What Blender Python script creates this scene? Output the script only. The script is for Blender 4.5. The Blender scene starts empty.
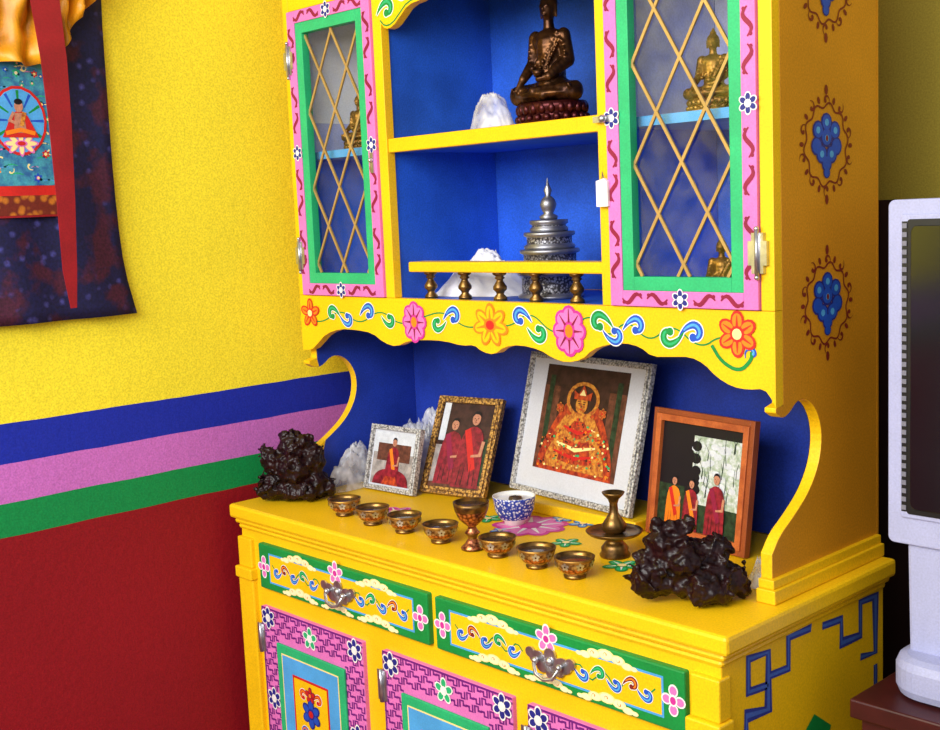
import bpy, math, random
from mathutils import Vector, noise, Matrix
sc=bpy.context.scene; COL=sc.collection
try:
    sc.view_settings.view_transform='Standard'; sc.view_settings.look='None'
except Exception: pass
# ---------------------------------------------------------------- camera
FPX=1202.19; a,p,r=.75261,.12766,-.04397
C=Vector((2.18042,-1.53845,1.47706))
F=Vector((-math.cos(a)*math.cos(p),math.sin(a)*math.cos(p),-math.sin(p)))
R0=F.cross(Vector((0,0,1))).normalized(); U0=R0.cross(F)
R=R0*math.cos(r)+U0*math.sin(r); U=-R0*math.sin(r)+U0*math.cos(r)
cd=bpy.data.cameras.new('camera'); cam=bpy.data.objects.new('camera',cd); COL.objects.link(cam)
m3=Matrix((R,U,-F)).transposed(); cam.matrix_world=Matrix.Translation(C)@m3.to_4x4()
cd.sensor_width=36; cd.lens=FPX/940*36; cd.clip_start=.02
sc.camera=cam
def ray(px,py): return F+R*((px-470)/FPX)-U*((py-365)/FPX)
def at(px,py,ax,val):
    d=ray(px,py); return C+d*((val-C[ax])/d[ax])
# ---------------------------------------------------------------- surfaces
class Surf:
    def __init__(s,O,U_,V_,N=None):
        s.O=Vector(O);s.U=Vector(U_).normalized();s.V=Vector(V_).normalized();s.N=Vector(N) if N else s.U.cross(s.V)
    def p(s,u,v,n=0): return s.O+s.U*u+s.V*v+s.N*n
    def px(s,x,y):
        d=ray(x,y); t=(s.O-C).dot(s.N)/d.dot(s.N); q=C+d*t-s.O
        return (q.dot(s.U),q.dot(s.V))
def front(y): return Surf((0,y,0),(1,0,0),(0,0,1))
def side(x): return Surf((x,0,0),(0,1,0),(0,0,1))
# ---------------------------------------------------------------- materials
def lin(c): return tuple(((x/255)/12.92 if x/255<=.04045 else ((x/255+.055)/1.055)**2.4) for x in c)+(1,)
def mk(name,c,rough=.5,metal=0,var=.10,scale=18,grain=.12,bump=0,c2=None,spec=.4,kind='noise',gs=300,pos=None,coat=0,c3=None,s3=8):
    m=bpy.data.materials.new(name); m.use_nodes=True; nt=m.node_tree; N=nt.nodes; L=nt.links
    b=N['Principled BSDF']; b.inputs['Roughness'].default_value=rough; b.inputs['Metallic'].default_value=metal
    b.inputs['Specular IOR Level'].default_value=spec; b.inputs['Coat Weight'].default_value=coat
    tc=N.new('ShaderNodeTexCoord')
    if kind=='voronoi': n1=N.new('ShaderNodeTexVoronoi'); fac=n1.outputs['Distance']
    else: n1=N.new('ShaderNodeTexNoise'); n1.inputs['Detail'].default_value=4; fac=n1.outputs['Fac']
    n1.inputs['Scale'].default_value=scale; L.new(tc.outputs['Object'],n1.inputs['Vector'])
    cr=N.new('ShaderNodeValToRGB'); L.new(fac,cr.inputs[0])
    base=lin(c)
    if c2: lo,hi=base,lin(c2)
    else:
        lo=tuple(x*(1-var) for x in base[:3])+(1,); hi=tuple(min(1,x*(1+var)) for x in base[:3])+(1,)
    cr.color_ramp.elements[0].color=lo; cr.color_ramp.elements[1].color=hi
    p0,p1=pos or ((.25,.5) if kind=='voronoi' else (.35,.65))
    cr.color_ramp.elements[0].position=p0; cr.color_ramp.elements[1].position=p1
    out=cr.outputs[0]
    if c3:
        n4=N.new('ShaderNodeTexNoise'); n4.inputs['Scale'].default_value=s3; n4.inputs['Detail'].default_value=5; L.new(tc.outputs['Object'],n4.inputs['Vector'])
        r4=N.new('ShaderNodeValToRGB'); r4.color_ramp.elements[0].position=.50; r4.color_ramp.elements[1].position=.60; L.new(n4.outputs['Fac'],r4.inputs[0])
        mx4=N.new('ShaderNodeMix'); mx4.data_type='RGBA'; L.new(r4.outputs[0],mx4.inputs[0]); L.new(out,mx4.inputs[6]); mx4.inputs[7].default_value=lin(c3); out=mx4.outputs[2]
    if grain:
        n2=N.new('ShaderNodeTexNoise'); n2.inputs['Scale'].default_value=gs; n2.inputs['Detail'].default_value=2
        L.new(tc.outputs['Object'],n2.inputs['Vector'])
        mr=N.new('ShaderNodeMapRange'); mr.inputs['From Min'].default_value=.3; mr.inputs['From Max'].default_value=.7
        mr.inputs['To Min'].default_value=1-grain; mr.inputs['To Max'].default_value=1+grain
        L.new(n2.outputs['Fac'],mr.inputs['Value'])
        mx=N.new('ShaderNodeVectorMath'); mx.operation='SCALE'; L.new(out,mx.inputs[0]); L.new(mr.outputs[0],mx.inputs['Scale']); out=mx.outputs[0]
    L.new(out,b.inputs['Base Color'])
    if bump:
        n3=N.new('ShaderNodeTexNoise'); n3.inputs['Scale'].default_value=scale*4; n3.inputs['Detail'].default_value=4
        L.new(tc.outputs['Object'],n3.inputs['Vector'])
        bp=N.new('ShaderNodeBump'); bp.inputs['Strength'].default_value=bump; bp.inputs['Distance'].default_value=.004
        L.new(n3.outputs['Fac'],bp.inputs['Height']); L.new(bp.outputs[0],b.inputs['Normal'])
    return m
def glassy(name,c,trans,rough=.08,glossy=False,vary=.08):
    m=bpy.data.materials.new(name); m.use_nodes=True; nt=m.node_tree; N=nt.nodes; L=nt.links
    b=N['Principled BSDF']; b.inputs['Base Color'].default_value=lin(c); b.inputs['Roughness'].default_value=rough
    if glossy: b.inputs['Metallic'].default_value=1
    tc=N.new('ShaderNodeTexCoord'); n=N.new('ShaderNodeTexNoise'); n.inputs['Scale'].default_value=30; L.new(tc.outputs['Object'],n.inputs['Vector'])
    mr=N.new('ShaderNodeMapRange'); mr.inputs['From Min'].default_value=.3; mr.inputs['From Max'].default_value=.7; mr.inputs['To Min'].default_value=1-trans-vary; mr.inputs['To Max'].default_value=1-trans+vary; L.new(n.outputs['Fac'],mr.inputs['Value'])
    t=N.new('ShaderNodeBsdfTransparent'); mx=N.new('ShaderNodeMixShader'); L.new(mr.outputs[0],mx.inputs[0]); L.new(t.outputs[0],mx.inputs[1]); L.new(b.outputs[0],mx.inputs[2])
    L.new(mx.outputs[0],N['Material Output'].inputs['Surface']); return m
Y_=mk('cabinet_yellow',(246,196,16),.42,var=.06,scale=6,grain=.10,bump=.03)
YS=mk('cabinet_shade_ochre',(212,144,28),.34,var=.07,scale=6,grain=.12,bump=.03)  # cabinet yellow turned darker and more orange: shade painted into the colour
BL_=mk('interior_blue',(36,92,206),.5,var=.18,scale=9,grain=.18)
BN_=mk('recess_shade_blue',(32,60,168),.5,var=.2,scale=9,grain=.2)  # darker copy of the interior blue, paints shadow into the lower recess
BP_=mk('glass_haze_pale_blue',(190,196,246),.5,var=.2,scale=9,grain=.1)  # pale haze of the door glass, painted onto the surfaces behind it
BB_=mk('interior_lit_blue',(60,125,240),.5,var=.15,scale=5,grain=.1)  # lighter copy of the interior blue, brightness painted in behind the glass doors
BW_=mk('glass_glare_white',(252,252,255),.5,var=.05,scale=12,grain=.05)  # whitish glare of the left door glass, painted on the compartment walls
PK=mk('pink_paint',(226,118,190),.5,var=.06,grain=.08)
GR=mk('green_paint',(40,178,112),.5,var=.08,grain=.1)
DG=mk('dark_green_paint',(14,138,60),.5,var=.08,grain=.1)
WH=mk('white_paint',(240,238,232),.5,var=.03,grain=.04)
MAT=mk('picture_mount_grey',(206,209,218),.6,var=.03,grain=.05)
CR=mk('cream_paint',(250,228,150),.5,var=.03,grain=.04)
CW=mk('pale_cloud_paint',(250,238,186),.5,var=.05,grain=.06)
PB=mk('painted_blue',(30,80,190),.5,grain=.08)
LB=mk('painted_light_blue',(80,165,225),.5,grain=.08)
NV=mk('painted_navy',(35,40,130),.5,grain=.08)
FB=mk('fret_blue',(44,58,140),.5,grain=.1)
FB2=mk('fret_mid_blue',(66,100,178),.5,grain=.1)
RD=mk('painted_red',(205,35,30),.5,grain=.08)
OR=mk('painted_orange',(244,130,25),.5,grain=.08)
MG=mk('painted_magenta',(205,50,150),.5,grain=.08)
DM=mk('painted_maroon',(140,20,60),.5,grain=.08)
DR=mk('painted_brown_red',(125,35,25),.5,grain=.08)
PU=mk('painted_purple',(110,30,120),.5,grain=.08)
GD=mk('lattice_gold',(186,152,92),.35,.3,grain=.05)
BZ=mk('dark_bronze',(52,30,20),.32,.8,var=.3,scale=40,grain=0,c2=(98,64,36))
BZR=mk('dark_red_bronze',(66,20,22),.3,.7,grain=0)
BR=mk('gilt_brass',(180,132,56),.4,.7,var=.2,scale=40,grain=0,c2=(100,66,34))
BRA=mk('aged_brass',(150,115,60),.3,.85,var=.3,scale=60,grain=0,c2=(90,65,38))
BOW=mk('bowl_metal',(190,160,120),.3,.75,var=.3,scale=160,grain=0,c2=(95,60,45))
COP=mk('copper_bronze',(205,130,85),.3,.75,scale=170,grain=0,c2=(105,55,35),kind='voronoi',pos=(.3,.7))
SI=mk('silver_metal',(190,190,195),.3,.9,var=.2,scale=60,grain=0)
SIM=mk('dull_silver',(150,150,158),.38,.85,var=.2,scale=60,grain=0)
SID=mk('chased_silver',(180,180,188),.38,.7,scale=240,grain=0,c2=(70,68,74),kind='voronoi',bump=.2,pos=(.25,.6))
CARV=mk('dark_glossy_carving',(20,5,7),.36,0,var=.3,scale=50,grain=0,c2=(38,10,13),spec=.3)
GL=glassy('pane_glass',(235,238,250),.955,.03,True,.03)
PLA=glassy('thin_plastic',(242,244,252),.56,.16,False,.32)
CLOTH=mk('white_tissue',(240,240,246),.7,var=.05,grain=.03)
WAT=mk('offering_water',(70,55,45),.08,0,var=.1,grain=0,spec=.8)
RUB=mk('black_plastic',(18,18,20),.4,var=.1,grain=0)
TVS=mk('television_silver',(172,176,212),.45,.0,var=.04,grain=.08)
TVG=mk('television_grey',(120,120,134),.45,.0,var=.05,grain=.08)
SCR=mk('television_screen',(16,17,22),.12,0,var=.1,grain=0,spec=.7)
DW=mk('dark_wood',(70,22,20),.4,var=.3,scale=12,grain=.1)
FLM=mk('floor_boards',(120,70,45),.5,var=.2,scale=6,grain=.1)
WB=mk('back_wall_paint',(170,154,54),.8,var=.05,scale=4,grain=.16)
PAPER=mk('photo_black',(22,20,26),.35,grain=0); SKIN=mk('photo_skin',(190,130,102),.4,var=.15,scale=200,grain=.05); ROBE=mk('photo_maroon',(132,28,42),.4,var=.45,scale=90,grain=.1)
SKY=mk('photo_sky',(208,214,222),.4,var=.1,scale=60,grain=.06); FOL=mk('photo_foliage',(35,55,35),.4,var=.5,scale=120,grain=.1); GOLDP=mk('photo_gold',(220,152,56),.4,scale=140,grain=.1,c2=(160,74,36)); ORP=mk('photo_orange_cloth',(205,80,35),.4,c2=(130,34,28),scale=110,grain=.1)
BRN=mk('photo_brown',(100,58,42),.4,var=.4,scale=90,grain=.1); DBR=mk('photo_dark_brown',(58,34,30),.4,var=.4,scale=60,grain=.1); GRY=mk('photo_grey',(160,152,148),.4,var=.3,scale=70,grain=.08)
PALF=mk('photo_pale_foliage',(150,170,140),.4,scale=110,grain=.1,c2=(214,220,222))
FRW=mk('frame_orange_wood',(196,104,50),.45,scale=40,grain=.1,c2=(166,80,38)); FRD=mk('frame_brown_wood',(150,74,36),.4,grain=.1)
FRG=mk('frame_gilt',(205,155,75),.35,.4,scale=190,grain=0,c2=(90,58,30),kind='voronoi',bump=.3,pos=(.3,.7))
FRS=mk('frame_silver_filigree',(215,214,212),.4,.2,scale=230,grain=0,c2=(110,108,106),kind='voronoi',bump=.3,pos=(.3,.8))
BROC=mk('navy_brocade',(62,62,132),.7,scale=40,grain=.4,c2=(16,17,62),kind='voronoi',gs=180,pos=(.10,.32),c3=(66,20,44),s3=16)
TGOLD=mk('gold_brocade',(190,110,30),.6,scale=60,grain=.15,c2=(110,35,20),kind='voronoi')
SILK=mk('yellow_silk',(224,150,18),.4,var=.3,scale=10,grain=.1)
TRED=mk('red_ribbon',(146,20,30),.5,var=.12,grain=.12)
TEAL=mk('thangka_teal',(70,160,175),.6,scale=60,grain=.15,c2=(40,95,150))
POR=mk('blue_white_porcelain',(225,228,240),.2,scale=190,grain=0,c2=(45,65,165),kind='voronoi')
# ---------------------------------------------------------------- mesh builder
WL={}
class MB:
    def __init__(s): s.v=[];s.f=[];s.m=[];s.sm=[];s.mats=[];s.cnt=0
    def mi(s,mat):
        if mat not in s.mats: s.mats.append(mat)
        return s.mats.index(mat)
    def add(s,vs,fs,mat,smooth=False):
        n=len(s.v); s.v+= [Vector(q) for q in vs]
        for f in fs: s.f.append([n+i for i in f]); s.m.append(s.mi(mat)); s.sm.append(smooth)
    def obox(s,S,u0,u1,v0,v1,n0,n1,mat):
        vs=[S.p(u,v,n) for n in (n0,n1) for v in (v0,v1) for u in (u0,u1)]
        s.add(vs,[(0,2,3,1),(4,5,7,6),(0,1,5,4),(2,6,7,3),(0,4,6,2),(1,3,7,5)],mat)
    def box(s,x0,x1,y0,y1,z0,z1,mat): s.obox(Surf((0,0,0),(1,0,0),(0,1,0)),x0,x1,y0,y1,z0,z1,mat)
    def prism(s,S,pts,n0,n1,mat):
        k=len(pts); vs=[S.p(u,v,n0) for u,v in pts]+[S.p(u,v,n1) for u,v in pts]
        s.add(vs,[tuple(range(k))[::-1],tuple(range(k,2*k))]+[(i,(i+1)%k,k+(i+1)%k,k+i) for i in range(k)],mat)
    def off(s,layer):
        s.cnt+=1; return .0005+.00026*layer+.00002*(s.cnt%12)
    def poly(s,S,pts,mat,layer=0,n=0):
        o=s.off(layer); s.add([S.p(u,v,n+o) for u,v in pts],[tuple(range(len(pts)))],mat)
    def rect(s,S,u0,u1,v0,v1,mat,layer=0,n=0): s.poly(S,[(u0,v0),(u1,v0),(u1,v1),(u0,v1)],mat,layer,n)
    def ell(s,S,c,rx,ry,mat,layer=0,rot=0,n=0,k=18):
        cs,sn=math.cos(rot),math.sin(rot)
        s.poly(S,[(c[0]+rx*math.cos(t)*cs-ry*math.sin(t)*sn,c[1]+rx*math.cos(t)*sn+ry*math.sin(t)*cs) for t in [2*math.pi*i/k for i in range(k)]],mat,layer,n)
    def stroke(s,S,pts,w,mat,layer=0,n=0):
        k=len(pts); W=w if isinstance(w,(list,tuple)) else [w]*k; o=s.off(layer)
        vs=[]
        for i in range(k):
            a_=Vector(pts[max(0,i-1)]);b_=Vector(pts[min(k-1,i+1)]);d=(b_-a_)
            if d.length<1e-9: d=Vector((1,0))
            d.normalize(); sc_=1
            if 0<i<k-1:
                d1=(Vector(pts[i])-a_).normalized(); sc_=1/max(.5,abs(d.dot(d1)))
            nn=Vector((-d[1],d[0]))*W[i]/2*sc_
            vs+= [S.p(pts[i][0]+nn[0],pts[i][1]+nn[1],n+o),S.p(pts[i][0]-nn[0],pts[i][1]-nn[1],n+o)]
        s.add(vs,[(2*i,2*i+1,2*i+3,2*i+2) for i in range(k-1)],mat)
    def lathe(s,c,prof,mat,seg=28,smooth=True,mats=None):
        c=Vector(c); vs=[];k=len(prof)
        for (rr,z) in prof:
            for j in range(seg):
                t=2*math.pi*j/seg; vs.append(c+Vector((rr*math.cos(t),rr*math.sin(t),z)))
        n=len(s.v); s.v+=vs
        for i in range(k-1):
            mm=mats[i] if mats else mat
            for j in range(seg):
                s.f.append([n+i*seg+j,n+i*seg+(j+1)%seg,n+(i+1)*seg+(j+1)%seg,n+(i+1)*seg+j]); s.m.append(s.mi(mm)); s.sm.append(smooth)
    def tube(s,pts,rad,mat,seg=8,smooth=True):
        pts=[Vector(q) for q in pts]; k=len(pts); W=rad if isinstance(rad,(list,tuple)) else [rad]*k; vs=[]
        up=Vector((.13,.31,.94))
        for i in range(k):
            d=(pts[min(k-1,i+1)]-pts[max(0,i-1)]).normalized(); x=d.cross(up).normalized(); y=d.cross(x)
            for j in range(seg):
                t=2*math.pi*j/seg; vs.append(pts[i]+(x*math.cos(t)+y*math.sin(t))*W[i])
        fs=[(i*seg+j,i*seg+(j+1)%seg,(i+1)*seg+(j+1)%seg,(i+1)*seg+j) for i in range(k-1) for j in range(seg)]
        fs+=[tuple(range(seg))[::-1],tuple(range((k-1)*seg,k*seg))]
        s.add(vs,fs,mat,smooth)
    def ball(s,c,rr,mat,seg=16,rings=10):
        if not isinstance(rr,(list,tuple)): rr=(rr,rr,rr)
        c=Vector(c); vs=[c+Vector((0,0,-rr[2]))]
        for i in range(1,rings):
            ph=-math.pi/2+math.pi*i/rings
            for j in range(seg):
                t=2*math.pi*j/seg; vs.append(c+Vector((rr[0]*math.cos(ph)*math.cos(t),rr[1]*math.cos(ph)*math.sin(t),rr[2]*math.sin(ph))))
        vs.append(c+Vector((0,0,rr[2]))); last=len(vs)-1
        fs=[(0,1+(j+1)%seg,1+j) for j in range(seg)]
        for i in range(rings-2):
            for j in range(seg): fs.append((1+i*seg+j,1+i*seg+(j+1)%seg,1+(i+1)*seg+(j+1)%seg,1+(i+1)*seg+j))
        fs+=[(last,1+(rings-2)*seg+j,1+(rings-2)*seg+(j+1)%seg) for j in range(seg)]
        s.add(vs,fs,mat,True)
    def cap(s,p0,p1,r0,r1,mat,n=7):
        p0,p1=Vector(p0),Vector(p1)
        for i in range(n):
            t=i/(n-1); s.ball(p0.lerp(p1,t),r0+(r1-r0)*t,mat,12,8)
    def build(s,name,parent=None,bevel=0,xf=None,remesh=0,smoothit=0,org=None):
        off=WL[parent] if parent else Vector(org or (0,0,0))
        vs=[(xf@q if xf else q) for q in s.v]; vs=[q-off for q in vs]
        me=bpy.data.meshes.new(name); me.from_pydata([tuple(q) for q in vs],[],s.f)
        for m in s.mats: me.materials.append(m)
        me.polygons.foreach_set('material_index',s.m); me.polygons.foreach_set('use_smooth',s.sm); me.update()
        o=bpy.data.objects.new(name,me); COL.objects.link(o)
        if parent: o.parent=parent
        else: o.location=off
        WL[o]=off
        if bevel:
            b=o.modifiers.new('bevel','BEVEL'); b.width=bevel; b.segments=2; b.limit_method='ANGLE'; b.angle_limit=math.radians(40)
        if remesh:
            b=o.modifiers.new('remesh','REMESH'); b.mode='VOXEL'; b.voxel_size=remesh; b.use_smooth_shade=True
        if smoothit:
            b=o.modifiers.new('smooth','SMOOTH'); b.iterations=smoothit; b.factor=.5
        return o
def tag(o,label,cat,group=None,kind=None):
    if label: o['label']=label
    if cat: o['category']=cat
    if group: o['group']=group
    if kind: o['kind']=kind
    return o
def thing(name,label,cat,loc,group=None):
    o=bpy.data.objects.new(name,None); o.empty_display_size=.05; COL.objects.link(o); o.location=loc; WL[o]=Vector(loc)
    return tag(o,label,cat,group)
def copytree(o,par=None):
    c=o.copy(); COL.objects.link(c)
    if par: c.parent=par
    for ch in list(o.children): copytree(ch,c)
    return c
# ---------------------------------------------------------------- painted motifs
def flower(m,S,c,rr,outer,inner,core,n=5,layer=1,sy=1,rot=math.pi/2,tip=None):
    for L_,k,mt in ((layer,1,outer),(layer+1,.72,inner)):
        for i in range(n):
            t=rot+2*math.pi*i/n; m.ell(S,(c[0]+.56*rr*math.cos(t),c[1]+.56*rr*math.sin(t)*sy),.46*rr*k,.34*rr*k*sy,mt,L_,t,k=12)
    m.ell(S,c,.36*rr,.36*rr*sy,outer,layer+2,k=12)
    if tip:
        for i in range(n):
            t=rot+2*math.pi*i/n; m.stroke(S,[(c[0]+.3*rr*math.cos(t),c[1]+.3*rr*math.sin(t)*sy),(c[0]+.8*rr*math.cos(t),c[1]+.8*rr*math.sin(t)*sy)],[rr*.13,rr*.03],tip,layer+3)
    m.ell(S,c,.24*rr,.24*rr*sy,core,layer+4,k=12)
def comma(m,S,c,rr,ang,flip,mat,hl=None,layer=1,edge=None,fat=1.0,turn=3.7):
    pts=[];w=[]
    for i in range(17):
        t=i/16; an=ang+flip*t*turn; q=rr*(.22+.78*t); pts.append((c[0]+q*math.cos(an),c[1]+q*math.sin(an))); w.append(rr*fat*(.78*(1-t)**1.2+.10))
    if edge: m.stroke(S,pts,[x+rr*.22 for x in w],edge,layer); m.ell(S,pts[0],rr*.5*fat,rr*.5*fat,edge,layer,k=12); layer+=1
    m.stroke(S,pts,w,mat,layer); m.ell(S,pts[0],rr*.4*fat,rr*.4*fat,mat,layer,k=12)
    if hl:
        m.stroke(S,pts[1:12],[x*.35 for x in w[1:12]],hl,layer+1); m.ell(S,pts[0],rr*.17,rr*.17,hl,layer+1,k=10)
def curl(m,S,c,rr,sx_,sy_,mat,hl,layer=2):
    # brush-painted leaf curl: round head, body swelling then sweeping out to a fine point
    def P(x,y): return (c[0]+x*rr*sx_,c[1]+y*rr*sy_)
    path=[];W=[];k=24
    for i in range(k):
        t=i/(k-1)
        if t<.62:
            u=t/.62; an=-1.9+u*4.1; q=.30+.22*u; path.append((q*math.cos(an)-.1,q*math.sin(an)))
        else:
            u=(t-.62)/.38; an=-1.9+4.1; x0,y0=.52*math.cos(an)-.1,.52*math.sin(an); path.append((x0-.85*u,y0-.30*u-.45*u*u))
        W.append(rr*(.50*math.sin(math.pi*min(1,(t+.10)/1.10))**.8+.05)*(1-.25*t))
    P2=[P(*q) for q in path]
    m.stroke(S,P2,[w+rr*.15 for w in W],WH,layer); m.ell(S,P2[0],.33*rr,.33*rr,WH,layer,k=12)
    m.stroke(S,P2,W,mat,layer+1); m.ell(S,P2[0],.26*rr,.26*rr,mat,layer+1,k=12)
    m.stroke(S,P2[3:20],[w*.36 for w in W[3:20]],hl,layer+2)
def cloud(m,S,c,w,out,inn,layer=1,mark=None):
    for L_,k,mt in ((layer,1.2,out),(layer+1,.95,inn)):
        for dx,dz,q in ((-.55,-.05,.05),(-.42,-.04,.08),(-.24,.02,.10),(0,.05,.12),(.24,.02,.10),(.42,-.04,.08),(.55,-.05,.05)):
            m.ell(S,(c[0]+dx*w,c[1]+dz*w),q*w*k*1.2,q*w*.62*k,mt,L_,k=12)
    for dx,fl in ((-.26,1),(0,1),(.26,-1)): comma(m,S,(c[0]+dx*w,c[1]+(.02 if dx else .05)*w),.055*w,0,fl,mark or OR,None,layer+2,None,.45)
def scrollv(m,S,u,v0,v1,wd,mat,n,layer=1,horiz=False):
    for i in range(n):
        t=(i+.5)/n; v=v0+(v1-v0)*t; h=(v1-v0)/n; s_=1 if i%2 else -1
        q=[(u+s_*wd*.36*math.sin(x*math.pi*2),v+h*.40*(x*2-1)) for x in [j/12 for j in range(13)]]
        w=[wd*.34*math.sin(math.pi*(j+1)/14)+.0006 for j in range(13)]
        if horiz: q=[(b_,a_) for a_,b_ in q]
        m.stroke(S,q,w,mat,layer)
        for ee in ((u-s_*wd*.30,v+h*.34),(u+s_*wd*.30,v-h*.34)): m.ell(S,(ee[1],ee[0]) if horiz else ee,wd*.15,wd*.15,mat,layer,k=8)
def chaikin(pts,n=1):
    for _ in range(n):
        o=[pts[0]]
        for i in range(len(pts)-1):
            (x0,y0),(x1,y1)=pts[i],pts[i+1]
            o+= [(x0*.75+x1*.25,y0*.75+y1*.25),(x0*.25+x1*.75,y0*.25+y1*.75)]
        o.append(pts[-1]); pts=o
    return pts
# ================================================================= ROOM
G=-.08; D=.303; ZC=.87; YB=.62
LWS=side(G)
def zavg(*ps): return sum(LWS.px(*q)[1] for q in ps)/len(ps)
zs=[zavg((0,540),(253,487)),zavg((0,503),(225,462)),zavg((0,467),(333,408)),zavg((0,428),(340,377))]
m=bpy.data.materials.new('painted_stripe_wall'); m.use_nodes=True; N=m.node_tree.nodes; L=m.node_tree.links
b=N['Principled BSDF']; b.inputs['Roughness'].default_value=.6; b.inputs['Specular IOR Level'].default_value=.25
g=N.new('ShaderNodeNewGeometry'); sx=N.new('ShaderNodeSeparateXYZ'); L.new(g.outputs['Position'],sx.inputs[0])
nz=N.new('ShaderNodeTexNoise'); nz.inputs['Scale'].default_value=8; L.new(g.outputs['Position'],nz.inputs['Vector'])
mm=N.new('ShaderNodeMath'); mm.operation='MULTIPLY_ADD'; L.new(nz.outputs['Fac'],mm.inputs[0]); mm.inputs[1].default_value=.006; L.new(sx.outputs['Z'],mm.inputs[2])
dv=N.new('ShaderNodeMath'); dv.operation='DIVIDE'; L.new(mm.outputs[0],dv.inputs[0]); dv.inputs[1].default_value=2.8
cr=N.new('ShaderNodeValToRGB'); cr.color_ramp.interpolation='CONSTANT'; L.new(dv.outputs[0],cr.inputs[0])
E=cr.color_ramp.elements; E[0].color=lin((142,16,28)); E[0].position=0
E[1].position=(zs[0]+.003)/2.8; E[1].color=lin((14,140,72))
for z,c in ((zs[1],(200,112,196)),(zs[2],(26,44,165)),(zs[3],(246,228,52))):
    e=E.new((z+.003)/2.8); e.color=lin(c)
def modul(src,scale,amt,detail=2):
    n=N.new('ShaderNodeTexNoise'); n.inputs['Scale'].default_value=scale; n.inputs['Detail'].default_value=detail; L.new(g.outputs['Position'],n.inputs['Vector'])
    mr=N.new('ShaderNodeMapRange'); mr.inputs['From Min'].default_value=.3; mr.inputs['From Max'].default_value=.7; mr.inputs['To Min'].default_value=1-amt; mr.inputs['To Max'].default_value=1+amt; L.new(n.outputs['Fac'],mr.inputs['Value'])
    v=N.new('ShaderNodeVectorMath'); v.operation='SCALE'; L.new(src,v.inputs[0]); L.new(mr.outputs[0],v.inputs['Scale']); return v.outputs[0]
o_=modul(modul(cr.outputs[0],260,.16),3,.05); L.new(o_,b.inputs['Base Color'])
n3=N.new('ShaderNodeTexNoise'); n3.inputs['Scale'].default_value=60; n3.inputs['Detail'].default_value=5; L.new(g.outputs['Position'],n3.inputs['Vector'])
bp=N.new('ShaderNodeBump'); bp.inputs['Strength'].default_value=.12; bp.inputs['Distance'].default_value=.01; L.new(n3.outputs['Fac'],bp.inputs['Height']); L.new(bp.outputs[0],b.inputs['Normal'])
q=MB(); q.box(G-.1,G,-3.2,YB+.1,0,2.8,m); tag(q.build('wall_left'),None,None,kind='structure')
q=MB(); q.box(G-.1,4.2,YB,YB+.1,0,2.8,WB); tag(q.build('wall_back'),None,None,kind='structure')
q=MB(); q.box(G-.1,4.2,-3.2,YB+.1,-.05,0,FLM); tag(q.build('floor'),None,None,kind='structure')
# ================================================================= LOWER CABINET
BX0,BX1,BY=-.03,1.214,-.17
base=thing('sideboard','yellow painted sideboard with green drawers and fretwork doors under the altar display','cabinet',(.6,.06,0))
q=MB(); q.box(BX0,BX1,BY,.30,.05,.822,Y_)
for x0 in (BX0,BX1-.045):
    q.box(x0-.005,x0+.050,BY-.012,BY+.02,.05,.71,Y_)
    q.box(x0-.008,x0+.053,BY-.018,BY+.02,.71,.735,Y_)
    q.box(x0-.003,x0+.048,BY-.010,BY+.02,.735,.80,Y_)
q.box(BX0-.003,BX1+.003,BY-.008,.30,0,.05,Y_)
SB=side(BX1)
def SP(pts): return [SB.px(*t) for t in pts]
for pl in ([(746,736),(746,716),(768,709),(768,652),(748,659),(748,692),(768,685)],
           [(768,676),(788,668),(788,636),(810,628),(810,618)],
           [(822,626),(841,619),(841,643),(860,635),(860,602),(875,596),(875,652),(860,657)],
           [(875,664),(875,704)]):
    pp=SP(pl); q.stroke(SB,pp,.0125,FB,1); q.stroke(SB,pp,.005,FB2,2)
c=SB.px(814,735); q.poly(SB,[(c[0]-.05,c[1]),(c[0],c[1]+.035),(c[0]+.05,c[1]),(c[0],c[1]-.1)],DG,1); flower(q,SB,(c[0],c[1]-.04),.03,WH,PK,MG,6,2)
q.build('body',base,bevel=.003)
q=MB(); q.box(-.049,1.236,-.187,.303,.840,ZC,Y_)
q.box(-.040,1.226,-.180,.302,.828,.840,Y_); q.box(-.034,1.219,-.175,.301,.816,.828,Y_)
ST=Surf((0,0,ZC),(1,0,0),(0,1,0))
for (x,y),mt,mt2,rr,n in (((530,526),MG,PK,.075,9),((488,519),DG,GR,.030,5),((566,543),DG,GR,.030,5),((583,524),PB,LB,.028,5),((560,520),PB,LB,.024,5),((622,566),DG,GR,.034,5),((395,512),PK,MG,.04,6),((500,531),PB,LB,.02,5)):
    flower(q,ST,ST.px(x,y),rr,mt,mt2,CR if rr<.06 else MG,n,1,tip=WH)
q.build('countertop',base,bevel=.007)
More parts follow.
